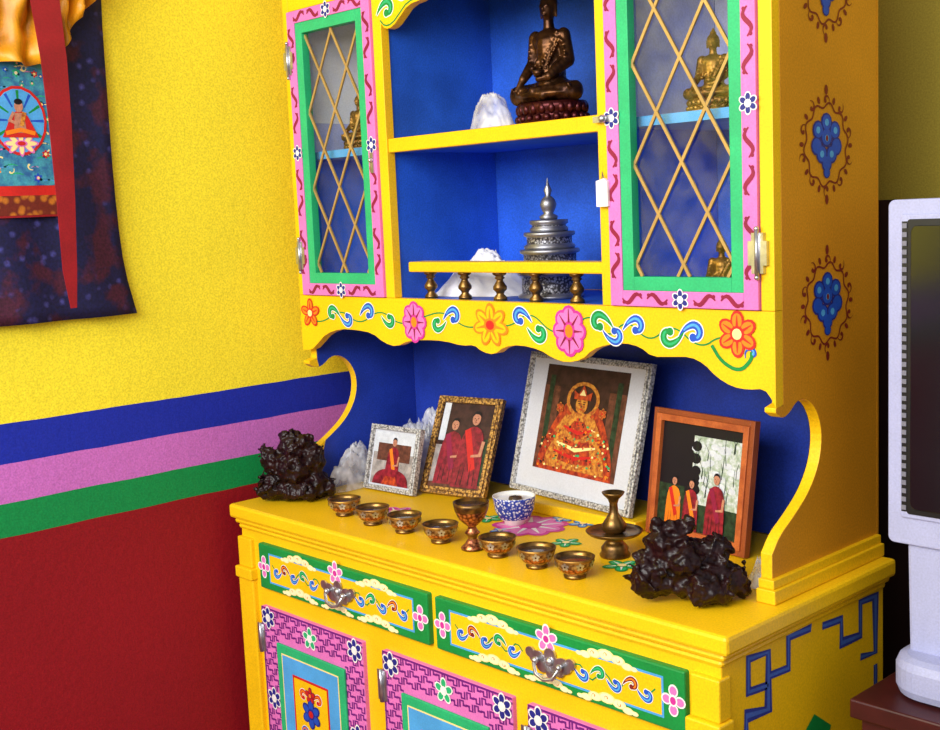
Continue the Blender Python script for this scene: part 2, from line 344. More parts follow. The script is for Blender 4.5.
def pull(par,S,c,n0):
    q=MB()
    for dx,dz,rx,rz in ((0,0,.022,.016),(-.028,.003,.018,.013),(.028,.003,.018,.013),(-.044,.010,.010,.009),(.044,.010,.010,.009),(0,.016,.012,.010),(0,-.016,.010,.010),(-.018,-.010,.012,.008),(.018,-.010,.012,.008)):
        pts=[(c[0]+dx+rx*math.cos(t),c[1]+dz+rz*math.sin(t)) for t in [2*math.pi*i/14 for i in range(14)]]
        q.prism(S,pts,n0,n0+.003+abs(dx)*.01+dz*.02,SI)
    q.tube([S.p(c[0]-.026,c[1]+.003,n0+.004),S.p(c[0]-.026,c[1]-.002,n0+.014),S.p(c[0]-.018,c[1]-.017,n0+.018),S.p(c[0],c[1]-.022,n0+.019),S.p(c[0]+.018,c[1]-.017,n0+.018),S.p(c[0]+.026,c[1]-.002,n0+.014),S.p(c[0]+.026,c[1]+.003,n0+.004)],.0032,SI)
    for sx_ in (-.026,.026): q.ball(S.p(c[0]+sx_,c[1]+.002,n0+.010),.006,SI,10,6)
    q.ball(S.p(c[0],c[1]+.004,n0+.004),(.008,.006,.008),SI,10,6)
    q.build('handle',par)
SD=front(BY)
for x0,x1 in ((.05,.592),(.612,1.158)):
    z0,z1=.702,.799; n1=.012; q=MB(); q.obox(SD,x0,x1,z0,z1,-.05,n1,DG)
    S2=Surf(SD.p(0,0,n1),(1,0,0),(0,0,1))
    fx0,fx1,fz0,fz1=x0+.042,x1-.042,z0+.02,z1-.02
    q.rect(S2,fx0-.004,fx1+.004,fz0-.004,fz1+.004,LB,0); q.rect(S2,fx0,fx1,fz0,fz1,Y_,1)
    cx=(x0+x1)/2; zm=(z0+z1)/2
    for sgn in (-1,1):
        q.stroke(S2,[(cx+sgn*(.055+.165*t/20),zm+.010*math.sin(t*1.0)) for t in range(21)],.0026,DG,2)
        for i,(dx,mt,hl) in enumerate(((.080,PB,LB),(.113,DG,GR),(.146,PB,LB),(.178,DR,OR),(.206,PB,LB))):
            curl(q,S2,(cx+sgn*dx,zm+(.005 if i%2 else -.005)),.0165,sgn,(1 if i%2 else -1),mt,hl,3)
        cloud(q,S2,(cx+sgn*.125,z1-.015),.100,CR,CW,2); cloud(q,S2,(cx+sgn*.125,z0+.012),.100,CR,CW,2)
        flower(q,S2,(x0+.02 if sgn<0 else x1-.02,zm),.022,WH,PK,MG,4,2,1.2)
    flower(q,S2,(cx,z1-.014),.025,WH,PK,MG,5,3); cloud(q,S2,(cx,z0+.011),.085,CR,CW,2)
    dr=q.build('drawer',base,bevel=.003)
    pull(dr,SD,(cx+.01,zm-.004),n1+.0025)
for x0,x1 in ((.045,.390),(.452,.797),(.834,1.160)):
    z0,z1=.09,.660; n1=.010; q=MB(); q.obox(SD,x0,x1,z0,z1,-.03,n1,PK)
    S2=Surf(SD.p(0,0,n1),(1,0,0),(0,0,1))
    gx0,gx1,gz0,gz1=x0+.056,x1-.056,z0+.07,z1-.068
    cs=.0185; nx=int((x1-x0)/cs); nzc=int((z1-z0)/cs)
    for i in range(nx):
        for j in range(nzc):
            u=x0+(i+.5)*(x1-x0)/nx; v=z1-(j+.5)*cs
            if gx0-.006<u<gx1+.006 and gz0-.006<v<gz1+.006: continue
            h=cs*.36
            if (i+j)%2: pl=[(u-h,v-h),(u-h,v+h),(u+h*.3,v+h),(u+h*.3,v-h*.1),(u+h*1.6,v-h*.1)]
            else: pl=[(u+h,v+h),(u+h,v-h),(u-h*.3,v-h),(u-h*.3,v+h*.1),(u-h*1.6,v+h*.1)]
            q.stroke(S2,pl,.0036,PU,0)
    q.stroke(S2,[(x0+.002,z0),(x0+.002,z1),],.004,PU,1); q.stroke(S2,[(x0,z1-.002),(x1,z1-.002)],.004,PU,1)
    q.obox(SD,gx0,gx1,gz0,gz1,n1,n1+.006,GR)
    S3=Surf(SD.p(0,0,n1+.006),(1,0,0),(0,0,1))
    q.rect(S3,gx0+.018,gx1-.018,gz0+.018,gz1-.018,CR,0); q.rect(S3,gx0+.021,gx1-.021,gz0+.021,gz1-.021,LB,1)
    q.rect(S3,gx0+.055,gx1-.055,gz0+.055,gz1-.055,RD,2); q.rect(S3,gx0+.060,gx1-.060,gz0+.06,gz1-.06,Y_,3)
    cx=(x0+x1)/2
    for sgn in (-1,1):
        for zz in (gz1-.09,gz1-.17,gz1-.25,gz1-.33):
            curl(q,S3,(cx+sgn*.028,zz),.018,sgn,1,RD if zz>gz1-.1 else PB,OR,4)
    flower(q,S3,(cx,gz1-.125),.032,NV,PB,RD,6,8); flower(q,S3,(cx,gz1-.085),.018,DM,RD,OR,5,8); flower(q,S3,(cx,gz1-.26),.03,DG,GR,CR,6,8)
    for c in ((x0+.024,z1-.022),(x1-.024,z1-.022),(cx,z1-.034),(x0+.028,z1-.20),(x1-.028,z1-.20),(x0+.024,z0+.022),(x1-.024,z0+.022)):
        flower(q,S2,c,.025,WH,NV if c[0]!=cx else GR,WH,6 if c[0]!=cx else 5,2)
    dd=q.build('door',base,bevel=.002)
    for zz in (z1-.07,z0+.1):
        h=MB(); h.obox(SD,x0-.016,x0+.010,zz-.03,zz+.03,.0105,n1+.0025,SI); h.tube([SD.p(x0-.003,zz-.032,n1+.004),SD.p(x0-.003,zz+.032,n1+.004)],.0045,SI); h.build('hinge',dd)
# ================================================================= HUTCH
ZH=ZC+.0006
hutch=thing('hutch','tall yellow hutch with blue interior, lattice glass doors and scalloped apron','cabinet',(.6,.15,ZH))
HT=2.12
SR=side(1.2)
prof=[SR.px(*t) for t in [(777,413),(783,419),(790,413),(797,401),(806,398),(816,408),(822,430),(820,460),(810,490),(794,516),(780,535),(772,555)]]
prof[0]=(.0,prof[0][1])
prof=chaikin(prof,2)
YF=.0203
sp_=[(D,HT-.0205),(YF,HT-.0205),(YF,1.169),(0,1.1645)]+prof+[(prof[-1][0],.895),(prof[-1][0]-.005,ZH),(D,ZH)]
low=[(D-.001,1.287),(YF+.002,1.287),(YF+.002,1.165)]+[t for t in prof if t[0]>.0225][:]+[(max(prof[-1][0],.0)+.003,.895),(prof[-1][0]+.003,ZH),(D-.001,ZH)]
def medal(q,S,c):
    kx=1.42
    q.stroke(S,[(c[0]+.043*kx*(1+.07*math.sin(t*10))*math.cos(t),c[1]+.060*(1+.07*math.sin(t*10))*math.sin(t)) for t in [2*math.pi*i/88 for i in range(89)]],.0030,DR,1)
    for i in range(10):
        t=2*math.pi*(i+.5)/10; s_=1 if i%2 else -1; rf=1.13 if i%2 else 1.10
        comma(q,S,(c[0]+.044*kx*rf*math.cos(t),c[1]+.061*rf*math.sin(t)),.0105,t+2.0,s_,DR,None,1,None,.75,4.2)
        t+=.31; q.ell(S,(c[0]+.043*kx*1.16*math.cos(t),c[1]+.060*1.16*math.sin(t)),.006,.0038,DR,1,t,k=8)
    for dx,dz in ((0,.083),(0,-.083)): q.ell(S,(c[0]+dx,c[1]+dz),.005,.008,DR,1,k=8)
    for L_,k,mt in ((2,1.25,NV),(3,1,PB)):
        for dx,dz,rr in ((0,.034,.013),(-.022,.022,.013),(.022,.022,.013),(0,.012,.014),(-.026,-.002,.013),(.026,-.002,.013),(-.013,-.014,.013),(.013,-.014,.013),(0,-.028,.012),(0,-.042,.008)):
            q.ell(S,(c[0]+dx*1.1,c[1]+dz),rr*k,rr*k*.9,mt,L_,k=12)
    for dx,dz in ((0,.034),(-.025,.022),(.025,.022),(0,.010),(-.014,-.014),(.014,-.014)): q.ell(S,(c[0]+dx,c[1]+dz),.006,.0055,LB,4,k=10)
    q.ell(S,(c[0],c[1]+.010),.004,.005,DR,5,k=8)
for X0,X1,out in ((0,.02,False),(1.18,1.2,True)):
    q=MB(); q.prism(Surf((0,0,0),(0,1,0),(0,0,1)),sp_,X0,X1,Y_)
    SI_=Surf((1.18,0,0),(0,1,0),(0,0,1),(-1,0,0)) if out else side(.02)
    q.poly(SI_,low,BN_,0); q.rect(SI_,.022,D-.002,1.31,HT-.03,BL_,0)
    if out:
        S=side(1.2)
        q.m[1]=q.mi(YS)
        for z in (1.796,1.553,1.310): medal(q,S,(.147,z))
        q.box(1.181,1.214,-.030,D,ZH,.892,Y_); q.box(1.181,1.208,-.024,D,.892,.906,Y_)
    else:
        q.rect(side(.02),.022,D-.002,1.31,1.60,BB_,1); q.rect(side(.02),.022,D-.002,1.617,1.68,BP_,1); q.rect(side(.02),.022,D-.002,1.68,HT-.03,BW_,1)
        q.box(-.014,.019,-.030,D,ZH,.892,Y_); q.box(-.008,.019,-.024,D,.892,.906,Y_)
    q.build('side_panel',hutch,bevel=.0015)
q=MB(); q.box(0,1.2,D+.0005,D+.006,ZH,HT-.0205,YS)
SBk=front(D)
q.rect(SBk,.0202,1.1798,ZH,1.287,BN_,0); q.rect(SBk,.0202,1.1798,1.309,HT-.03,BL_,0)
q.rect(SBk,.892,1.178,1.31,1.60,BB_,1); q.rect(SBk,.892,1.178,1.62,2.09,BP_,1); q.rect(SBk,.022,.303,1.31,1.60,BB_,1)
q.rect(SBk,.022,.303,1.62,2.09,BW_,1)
q.build('back_panel',hutch)
for x in (.303,.871):
    q=MB(); q.box(x,x+.02,.0205,D-.001,1.308,HT-.021,BL_)
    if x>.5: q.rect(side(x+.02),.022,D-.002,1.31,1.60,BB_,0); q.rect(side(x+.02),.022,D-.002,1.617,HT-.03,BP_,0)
    q.build('partition',hutch)
q=MB(); q.box(.0215,1.1785,.0205,D-.001,1.288,1.3078,BL_); q.build('bottom_board',hutch)
q=MB(); q.box(.3265,.8685,.003,.0205,1.597,1.624,Y_); q.box(.3235,.8705,.0205,D-.001,1.597,1.624,BL_); q.rect(Surf((0,0,1.6238),(1,0,0),(0,1,0)),.33,.87,.005,D-.002,Y_,0); q.build('shelf',hutch,bevel=.002)
for x0,x1 in ((.0215,.3025),(.8915,1.1785)):
    q=MB(); q.box(x0,x1,.03,D-.001,1.600,1.616,LB); q.build('shelf',hutch)
q=MB(); q.box(0,1.2,0,D,HT-.02,HT,Y_); q.box(-.03,1.23,-.03,D,HT,HT+.03,Y_); q.box(-.05,1.25,-.05,D,HT+.03,HT+.05,Y_); q.build('cornice',hutch,bevel=.004)
q=MB(); q.box(.44,.80,.155,D-.001,ZH,ZC+.022,Y_); q.build('inner_ledge',hutch,bevel=.003)
SF=front(0)
q=MB()
for x0,x1 in ((0,.02),(.300,.326),(.869,.891),(1.177,1.2)): q.box(x0,x1,0,.02,1.31,HT-.0205,Y_)
q.box(.0205,1.1765,0.0003,.0197,1.911,HT-.0205,Y_)
us=[(.326,1.91),(.326,1.845),(.340,1.832),(.362,1.834),(.385,1.850),(.41,1.868),(.45,1.872),(.48,1.888),(.53,1.880),(.56,1.862),(.60,1.850)]
us=us[:1]+chaikin(us[1:],1); us=us+[(1.195-x,z) for x,z in us[::-1]][1:]
q.prism(SF,us,-.019,.0006,Y_)
SFu=front(-.0006)
q.stroke(SFu,[(u,v+.006) for u,v in us[1:-1]],.003,DG,1)
curl(q,SFu,(.352,1.870),.028,1,1,DG,GR,1); curl(q,SFu,(.398,1.896),.024,1,-1,MG,PK,1); curl(q,SFu,(.45,1.900),.020,1,1,PB,LB,1)
for i in range(8): comma(q,SF,(.06+.15*i,1.96),.02,0,1,PB if i%2 else RD,LB,1)
q.build('face_frame',hutch,bevel=.001)
ap=[(303,350),(312,350),(318,343),(326,334),(340,329),(356,330),(372,333),(384,343),(396,347),(408,341),(424,340),(444,341),(462,346),(474,345),(482,352),(494,355),(504,347),(520,345),(540,350),(552,358),(566,363),(582,360),(592,350),(606,345),(624,343),(640,347),(652,357),(672,357),(690,357),(704,364),(716,377),(732,387),(748,390),(764,389),(772,400),(777,413)]
apm=[SF.px(*t) for t in ap]; apm[0]=(0,apm[0][1]); apm[-1]=(1.2,1.165)
apm=chaikin(apm,1)
q=MB(); q.prism(SF,[(0,1.3095)]+apm+[(1.2,1.3095)],-.02,0,Y_)
vine=chaikin([SF.px(*t) for t in [(306,316),(322,324),(341,308),(360,326),(380,308),(400,326),(420,318),(445,310),(466,330),(491,322),(510,328),(530,310),(552,334),(570,330),(592,312),(608,340),(627,318),(650,344),(672,322),(700,350),(722,334),(745,348)]],3)
q.stroke(SF,vine,.0028,DG,1)
for (x,y),mt,hl,fx,fy,rr in (((332,313),DG,GR,-1,1,.024),((349,319),PB,LB,1,-1,.024),((370,312),PB,LB,1,1,.026),((391,320),DG,GR,1,-1,.023),((437,324),DG,GR,-1,-1,.023),((455,316),PB,LB,1,1,.026),((519,317),PB,LB,-1,1,.026),((541,333),DG,GR,1,-1,.026),((598,322),DG,GR,-1,1,.027),((617,335),PB,LB,1,-1,.024),((638,326),PB,LB,1,1,.025),((668,336),DG,GR,-1,-1,.026),((696,333),PB,LB,1,1,.026)):
    curl(q,SF,SF.px(x,y),rr,fx,fy,mt,hl,2)
for (x,y),A,B_,Cc,rr,n,sy,tp in (((311,313),RD,OR,CR,.034,5,.9,RD),((415,322),MG,PK,OR,.036,8,1.25,DM),((491,325),OR,Y_,RD,.046,7,.8,OR),((570,331),MG,PK,OR,.038,8,1.3,DM),((738,334),RD,OR,CR,.036,6,1.0,RD)):
    flower(q,SF,SF.px(x,y),rr,A,B_,Cc,n,6,sy,tip=tp)
q.stroke(SF,chaikin([SF.px(*t) for t in [(712,345),(722,362),(740,372),(752,360),(752,352)]],2),.006,DG,2); comma(q,SF,SF.px(752,354),.013,0,1,PB,LB,2)
q.build('apron',hutch,bevel=.001)
for k,(x0,x1) in enumerate(((.0215,.2990),(.892,1.1760))):
    z0,z1=1.311,1.909; q=MB(); n1=.006; b1,b2=.0255,.0225
    def ring(e0,e1,nA,nB,mt):
        q.obox(SF,x0+e0,x0+e1,z0+e0,z1-e0,nA,nB,mt); q.obox(SF,x1-e1,x1-e0,z0+e0,z1-e0,nA,nB,mt)
        q.obox(SF,x0+e1,x1-e1,z0+e0,z0+e1,nA,nB,mt); q.obox(SF,x0+e1,x1-e1,z1-e1,z1-e0,nA,nB,mt)
    ring(0,b1,-.016,n1,PK); ring(b1,b1+b2,-.014,n1-.002,GR)
    S2=Surf(SF.p(0,0,n1),(1,0,0),(0,0,1))
    for u in (x0+b1/2,x1-b1/2):
        for A,B_ in ((z0+.04,z0+.145),(z0+.165,z0+.275),(z0+.34,z1-.15),(z1-.13,z1-.03)): scrollv(q,S2,u,A,B_,b1*.8,DM,2 if abs(B_-A)<.12 else 3,1)
        flower(q,S2,(u,(z0+z1)/2+.005),.017,WH,NV,WH,6,2)
    for v in (z0+b1/2,z1-b1/2):
        for A,B_ in ((x0+.02,(x0+x1)/2-.02),((x0+x1)/2+.02,x1-.02)): scrollv(q,S2,v,A,B_,b1*.8,DM,2,1,True)
        flower(q,S2,((x0+x1)/2,v),.017,WH,NV,WH,6,2)
    dd=q.build('door',hutch,bevel=.001)
    g0,g1,h0,h1=x0+b1+b2,x1-b1-b2,z0+b1+b2,z1-b1-b2
    q=MB(); q.add([SF.p(g0-.004,h0-.004,-.008),SF.p(g1+.004,h0-.004,-.008),SF.p(g1+.004,h1+.004,-.008),SF.p(g0-.004,h1+.004,-.008)],[(0,1,2,3)],GL); q.build('glass_pane',dd)
    q=MB(); W_=g1-g0; H_=h1-h0; st=H_/3.15; sl=st/(W_/2)
    def clipseg(c0,s_):
        pts=[]
        for u in (g0,g1):
            v=c0+s_*(u-g0)
            if h0<=v<=h1: pts.append((u,v))
        for v in (h0,h1):
            u=g0+(v-c0)/s_
            if g0<u<g1: pts.append((u,v))
        return pts[:2] if len(pts)>=2 else None
    for i in range(-4,9):
        for s_,off in ((sl,h0+i*st+.02),(-sl,h0+i*st+.02)):
            t=clipseg(off,s_)
            if t:
                d=Vector((t[1][0]-t[0][0],t[1][1]-t[0][1])); L_=d.length
                if L_<.01: continue
                d/=L_; SS=Surf(SF.p(t[0][0],t[0][1],0),(d[0],0,d[1]),(-d[1],0,d[0]),(0,-1,0))
                q.obox(SS,0,L_,-.0026,.0026,-.007,-.0035 if s_>0 else -.003,GD)
    q.build('lattice',dd)
    for zz in (z0+.085,z1-.10):
        h=MB(); xe=x0 if k==0 else x1; sg=-1 if k==0 else 1
        for (ea,eb,hh) in ((.002,.010,.030),(.010,.016,.018)):
            h.obox(SF,min(xe-sg*eb,xe-sg*ea),max(xe-sg*eb,xe-sg*ea),zz-hh,zz+hh,n1,n1+.002,SI)
            h.obox(SF,min(xe+sg*eb,xe+sg*ea),max(xe+sg*eb,xe+sg*ea),zz-hh,zz+hh,.0003,.0075,SI)
        h.tube([SF.p(xe,zz-.034,n1+.003),SF.p(xe,zz+.034,n1+.003)],.0035,SI)
        for e in (-.036,.036): h.ball(SF.p(xe,zz+e,n1+.003),.0042,SI,8,6)
        h.build('hinge',dd)
    if k==1:
        h=MB(); c=SF.px(607,119); h.obox(SF,c[0]-.022,c[0]+.012,c[1]-.005,c[1]+.005,n1,n1+.004,SI); h.ball(SF.p(c[0]+.002,c[1],n1+.008),.007,SI,12,8); h.build('latch',dd)
    else:
        h=MB(); h.obox(SF,x1-.018,x1-.008,1.56,1.60,n1,n1+.003,SI); h.ball(SF.p(x1-.013,1.585,n1+.006),.005,SI,10,6); h.build('latch',dd)
c=SF.px(606,193)
q=MB(); S=front(-.006); pts=[(c[0]-.011,c[1]-.022),(c[0]+.013,c[1]-.022),(c[0]+.013,c[1]+.018),(c[0]+.006,c[1]+.024),(c[0]-.011,c[1]+.020)]
q.prism(S,pts,.0005,.006,WH); q.tube([S.p(c[0],c[1]+.018,.004),S.p(c[0]+.002,c[1]+.034,.004),S.p(c[0]+.006,c[1]+.020,.004)],.0012,SI)
tag(q.build('padlock_tag',org=tuple(S.p(c[0],c[1]))),'small white tag hanging from the stile beside the right glass door','tag')
# gallery rail
gy=.035; SG=front(gy-.012)
xa,xb=SG.px(409,268)[0],.866
zt=SG.px(500,262)[1]; zb_=SG.px(500,273)[1]
gal=thing('gallery_rail','low yellow rail on five turned brass balusters in the middle niche','rail',((xa+xb)/2,gy,1.308))
q=MB(); q.box(xa,xb,gy-.014,gy+.03,zb_,zt,Y_); q.build('top_bar',gal,bevel=.003)
SG2=front(gy+.004)
for px in (431,465,500,536,577):
    x=SG2.px(px,287)[0]; H=zb_-1.308
    q=MB(); q.lathe((x,gy+.004,1.308),[(0,0.0002),(.013,0.0002),(.013,.006),(.007,.012),(.008,.016),(.013,H*.4),(.013,H*.5),(.007,H*.68),(.006,H*.74),(.010,H*.8),(.007,H*.86),(.013,H*.93),(.013,H),(0,H)],BRA,16); q.build('baluster',gal)
# ================================================================= THANGKA
SW=side(G)
th=thing('thangka','navy brocade scroll painting with yellow silk veil hanging on the yellow wall','wall hanging',(G,-.70,1.29))
edge=chaikin([SW.px(*t) for t in [(97,-40),(97,15),(100,60),(107,150),(114,220),(121,270),(133,313)]],1)
yc=-.70
q=MB(); rows=len(edge); cols=40; vs=[]
for (ye,z) in edge:
    for j in range(cols+1):
        s_=j/cols*2-1; y=yc+(ye-yc)*s_
        vs.append((G+.010+.005*math.sin(s_*14+z*7)+.012*(1.9-z),y,z))
q.add(vs,[(i*(cols+1)+j,i*(cols+1)+j+1,(i+1)*(cols+1)+j+1,(i+1)*(cols+1)+j) for i in range(rows-1) for j in range(cols)],BROC,True)
o=q.build('brocade',th); b=o.modifiers.new('solid','SOLIDIFY'); b.thickness=.004; b.offset=-1
ST2=Surf((G+.028,0,0),(0,1,0),(0,0,1))
def T(x,y): return ST2.px(x,y)
yr=T(55,150)[0]; yl=2*yc-yr; zt_=2.1
q=MB(); z_a=T(10,218)[1]; z_b=T(10,196)[1]; z_c=T(10,186)[1]
q.obox(ST2,yl-.010,yr+.010,z_a,zt_,-.003,0,TRED)
q.rect(ST2,yl,yr,z_a+.004,z_b,TGOLD,0); q.rect(ST2,yl,yr,z_b,z_c,RD,0); q.build('inner_border',th)
q=MB(); q.rect(ST2,yl,yr,z_c,zt_,TEAL,1,.0005)
random.seed(4)
for i in range(420):
    u=yl+.010+(yr-yl-.020)*random.random(); v=z_c+.008+random.random()*.46; s_=.004+.007*random.random()
    k=random.random()
    if k<.35: flower(q,ST2,(u,v),s_,random.choice([CR,WH,LB,PK]),random.choice([RD,PB,OR,GR]),CR,6,2)
    elif k<.75: cloud(q,ST2,(u,v),s_*3,random.choice([NV,DG,WH,RD]),random.choice([LB,CR,GR,PK]),2,NV)
    else: comma(q,ST2,(u,v),s_*1.3,random.random()*6,1,random.choice([DG,RD,NV]),CR,2)
for u,v,s_ in ((yr-.066,z_c+.120,.056),(yc,z_c+.2,.10),(yl+.066,z_c+.120,.056),(yr-.075,z_c+.27,.03)):
    q.ell(ST2,(u,v),s_*.95,s_*1.15,RD,8); q.ell(ST2,(u,v),s_*.86,s_*1.05,LB,9)
    for i in range(12):
        t=i*.52; q.stroke(ST2,[(u+.4*s_*math.cos(t),v+.5*s_*math.sin(t)),(u+.84*s_*math.cos(t),v+1.0*s_*math.sin(t))],[s_*.05,s_*.10],[PB,DG][i%2],10)
    flower(q,ST2,(u,v-.75*s_),s_*.6,PK,CR,RD,8,11,.5)
    q.poly(ST2,chaikin([(u-.62*s_,v-.55*s_),(u-.5*s_,v-.3*s_),(u-.22*s_,v+.3*s_),(u+.22*s_,v+.3*s_),(u+.5*s_,v-.3*s_),(u+.62*s_,v-.55*s_)],1),RD,16)
    q.poly(ST2,[(u-.22*s_,v-.4*s_),(u-.15*s_,v+.25*s_),(u+.15*s_,v+.25*s_),(u+.22*s_,v-.4*s_)],SKIN,17); q.stroke(ST2,[(u-.5*s_,v-.42*s_),(u,v-.30*s_),(u+.5*s_,v-.42*s_)],s_*.14,OR,18)
    q.stroke(ST2,[(u-.18*s_,v+.28*s_),(u-.34*s_,v),(u-.05*s_,v-.12*s_)],s_*.10,SKIN,18); q.stroke(ST2,[(u+.18*s_,v+.28*s_),(u+.05*s_,v-.18*s_)],s_*.14,GOLDP,18)
    q.ell(ST2,(u,v+.46*s_),s_*.15,s_*.19,SKIN,17); q.ell(ST2,(u,v+.62*s_),s_*.14,s_*.10,PAPER,18)
q.build('painting',th)
q=MB(); bot=chaikin([T(*t) for t in [(104,-30),(94,-4),(80,14),(68,22),(60,46),(46,60),(28,68),(8,66),(-20,60),(-60,66)]],3)
vs=[];K=len(bot);rw=14
for k in range(K):
    for j in range(rw+1):
        t=j/rw; u,v=bot[k]; vt=2.10
        x=G+.056+.014*math.sin(k*.55+t*7)+.010*math.sin(t*16+k*.25)+.006*math.sin(t*31-k*.5); vs.append((x,u,v+(vt-v)*t))
q.add(vs,[(k*(rw+1)+j,(k+1)*(rw+1)+j,(k+1)*(rw+1)+j+1,k*(rw+1)+j+1) for k in range(K-1) for j in range(rw)],SILK,True)
o=q.build('veil',th); b=o.modifiers.new('solid','SOLIDIFY'); b.thickness=.002
S5=Surf((G+.092,0,0),(0,1,0),(0,0,1))
for k in (0,1):
    q=MB(); pts=[S5.px(*t) for t in [(34,-80),(45,0),(54,60),(60,120),(66,200),(70,270),(74,308)]]; w=[.060,.056,.050,.044,.036,.028,.012]
    if k: pts=[(2*yc-u,v) for u,v in pts]
    q.stroke(S5,pts,w,TRED,0); o=q.build('ribbon',th); b=o.modifiers.new('solid','SOLIDIFY'); b.thickness=.002
# ================================================================= COUNTER OBJECTS
def ctr(px,py,z=ZC): return at(px,py,2,z)
ZT=.0003
b0=thing('offering_bowl','x','bowl',(0,0,0),'offering bowls in a row along the counter edge')
q=MB()
q.lathe((0,0,0),[(0,.0),(.018,0),(.019,.004),(.015,.006),(.024,.012),(.030,.020),(.0325,.030),(.0345,.035),(.0325,.0355),(.030,.031),(.028,.020),(.018,.011),(0,.009)],BOW,28,mats=[BRA,BRA,BRA,BOW,COP,BOW,BR,BR,BRA,BRA,BRA,BRA])
for i in range(8):
    t=2*math.pi*i/8; S=Surf((.0318*math.cos(t),.0318*math.sin(t),.025),(-math.sin(t),math.cos(t),0),(.12*math.cos(t),.12*math.sin(t),1))
    flower(q,S,(0,0),.007,SI,SI,BZ,5,0)
q.build('bowl_body',b0)
q=MB(); q.lathe((0,0,.0),[(.029,.0285),(0,.0287)],WAT,24); q.build('water',b0)
names=['nearest the dark carving at the left end','second along from the left dark carving','third along, below the gilt framed photograph','immediately left of the copper goblet','immediately right of the copper goblet','midway between the goblet and the right carving','at the right end, in front of the brass stand']
for i,(x,y) in enumerate(((345,517),(373,526),(405,534),(441,544),(498,558),(537,569),(575,579))):
    o=b0 if i==0 else copytree(b0); c=ctr(x,y-2); c.z+=ZT; o.location=c; o.rotation_euler=(0,0,i*.3)
    o['label']='small engraved metal offering bowl '+names[i]
c=ctr(473,549); q=MB()
g_=thing('goblet','copper footed butter lamp goblet standing in the row of bowls','goblet',tuple(c))
q.lathe(c,[(0,ZT),(.021,ZT),(.022,.004),(.015,.010),(.008,.020),(.010,.026),(.014,.031),(.009,.037),(.007,.042),(.014,.048),(.024,.058),(.030,.072),(.032,.080),(.033,.088),(.031,.088),(.027,.076),(0,.062)],COP,28,mats=[BRA,BRA,COP,COP,BRA,BRA,COP,COP,COP,COP,COP,BRA,BRA,BRA,BRA,BRA]); q.build('goblet_body',g_)
q=MB(); q.lathe(c,[(.029,.082),(0,.082)],WAT,24); q.build('filling',g_)
c=ctr(515,524); g_=thing('porcelain_cup','blue and white patterned porcelain cup in front of the large white picture','cup',tuple(c))
q=MB(); q.lathe(c,[(0,ZT),(.020,ZT),(.020,.007),(.030,.014),(.038,.030),(.041,.052),(.042,.057),(.040,.057),(.038,.046),(.020,.02),(0,.02)],POR,32,mats=[WH,WH,WH,POR,POR,POR,WH,WH,WH,WH]); q.build('cup_body',g_)
q=MB(); q.lathe(c,[(.038,.050),(0,.050)],CLOTH,24); q.lathe(c+Vector((.004,0,0)),[(.014,.0505),(.012,.056),(0,.058)],WAT,16); q.build('filling',g_)
c=ctr(615,556); g_=thing('libation_stand','brass libation vase rising from a wide dish beside the dark carving','vase',tuple(c))
q=MB(); q.lathe(c,[(0,ZT),(.026,ZT),(.027,.004),(.023,.010),(.024,.016),(.018,.024),(.012,.030),(.020,.036),(.044,.040),(.050,.046),(.049,.047),(.040,.043),(.012,.042)],BRA,32); q.build('dish',g_)
q=MB(); q.lathe(c,[(.010,.040),(.020,.046),(.022,.056),(.014,.068),(.008,.078),(.007,.094),(.010,.102),(.018,.110),(.020,.114),(.018,.114),(.008,.104),(0,.1)],BRA,28); q.build('vase_body',g_)
tx=bpy.data.textures.new('carving_noise','CLOUDS'); tx.noise_scale=.011; tx.noise_depth=4
tx2=bpy.data.textures.new('carving_ridges','VORONOI'); tx2.noise_scale=.024
def carving(c,blobs,label,seed,sc_):
    random.seed(seed); q=MB(); c=Vector(c); Rh=Vector((.6836,.7299,0)); Dh=Vector((-.7299,.6836,0))
    def W_(x,d,z): return c+Rh*x*sc_+Dh*d*sc_+Vector((0,0,z*sc_))
    for x,d,z,rr in blobs: q.ball(W_(x,d,z),rr*sc_*1.05,CARV,12,8)
    for i in range(50):
        x,d,z,rr=random.choice(blobs); t=random.random()*6.283; ph=random.uniform(-.3,1.5)
        v=(x+rr*math.cos(t)*math.cos(ph),d+rr*math.sin(t)*math.cos(ph),z+rr*math.sin(ph))
        if v[2]>.012: q.ball(W_(*v),sc_*random.uniform(.004,.009),CARV,8,6)
    for i in range(60):
        x,d,z,rr=random.choice(blobs); t=random.random()*6.283; ph=random.uniform(-.4,1.1); dt=random.uniform(-1.1,1.1); dp=random.uniform(-.8,1.0)
        P=[]
        for k in range(5):
            tt=t+dt*k/4; pp=ph+dp*k/4; kk=rr*(1.02+.09*k); P.append(W_(x+kk*math.cos(tt)*math.cos(pp),d+kk*math.sin(tt)*math.cos(pp),max(.012,z+kk*math.sin(pp))))
        for k in range(4): q.cap(P[k],P[k+1],.0050*sc_*(1-k*.16),.0044*sc_*(1-k*.16),CARV,3)
    for v in q.v: v.z=max(v.z,c.z+.0005)
    o=q.build('dark_carving',remesh=.0023,org=tuple(c))
    d=o.modifiers.new('ridges','DISPLACE'); d.texture=tx2; d.strength=.012; d.mid_level=.6; d.texture_coords='LOCAL'
    d=o.modifiers.new('crinkle','DISPLACE'); d.texture=tx; d.strength=.010; d.mid_level=.55; d.texture_coords='LOCAL'
    return tag(o,label,'carving',None)
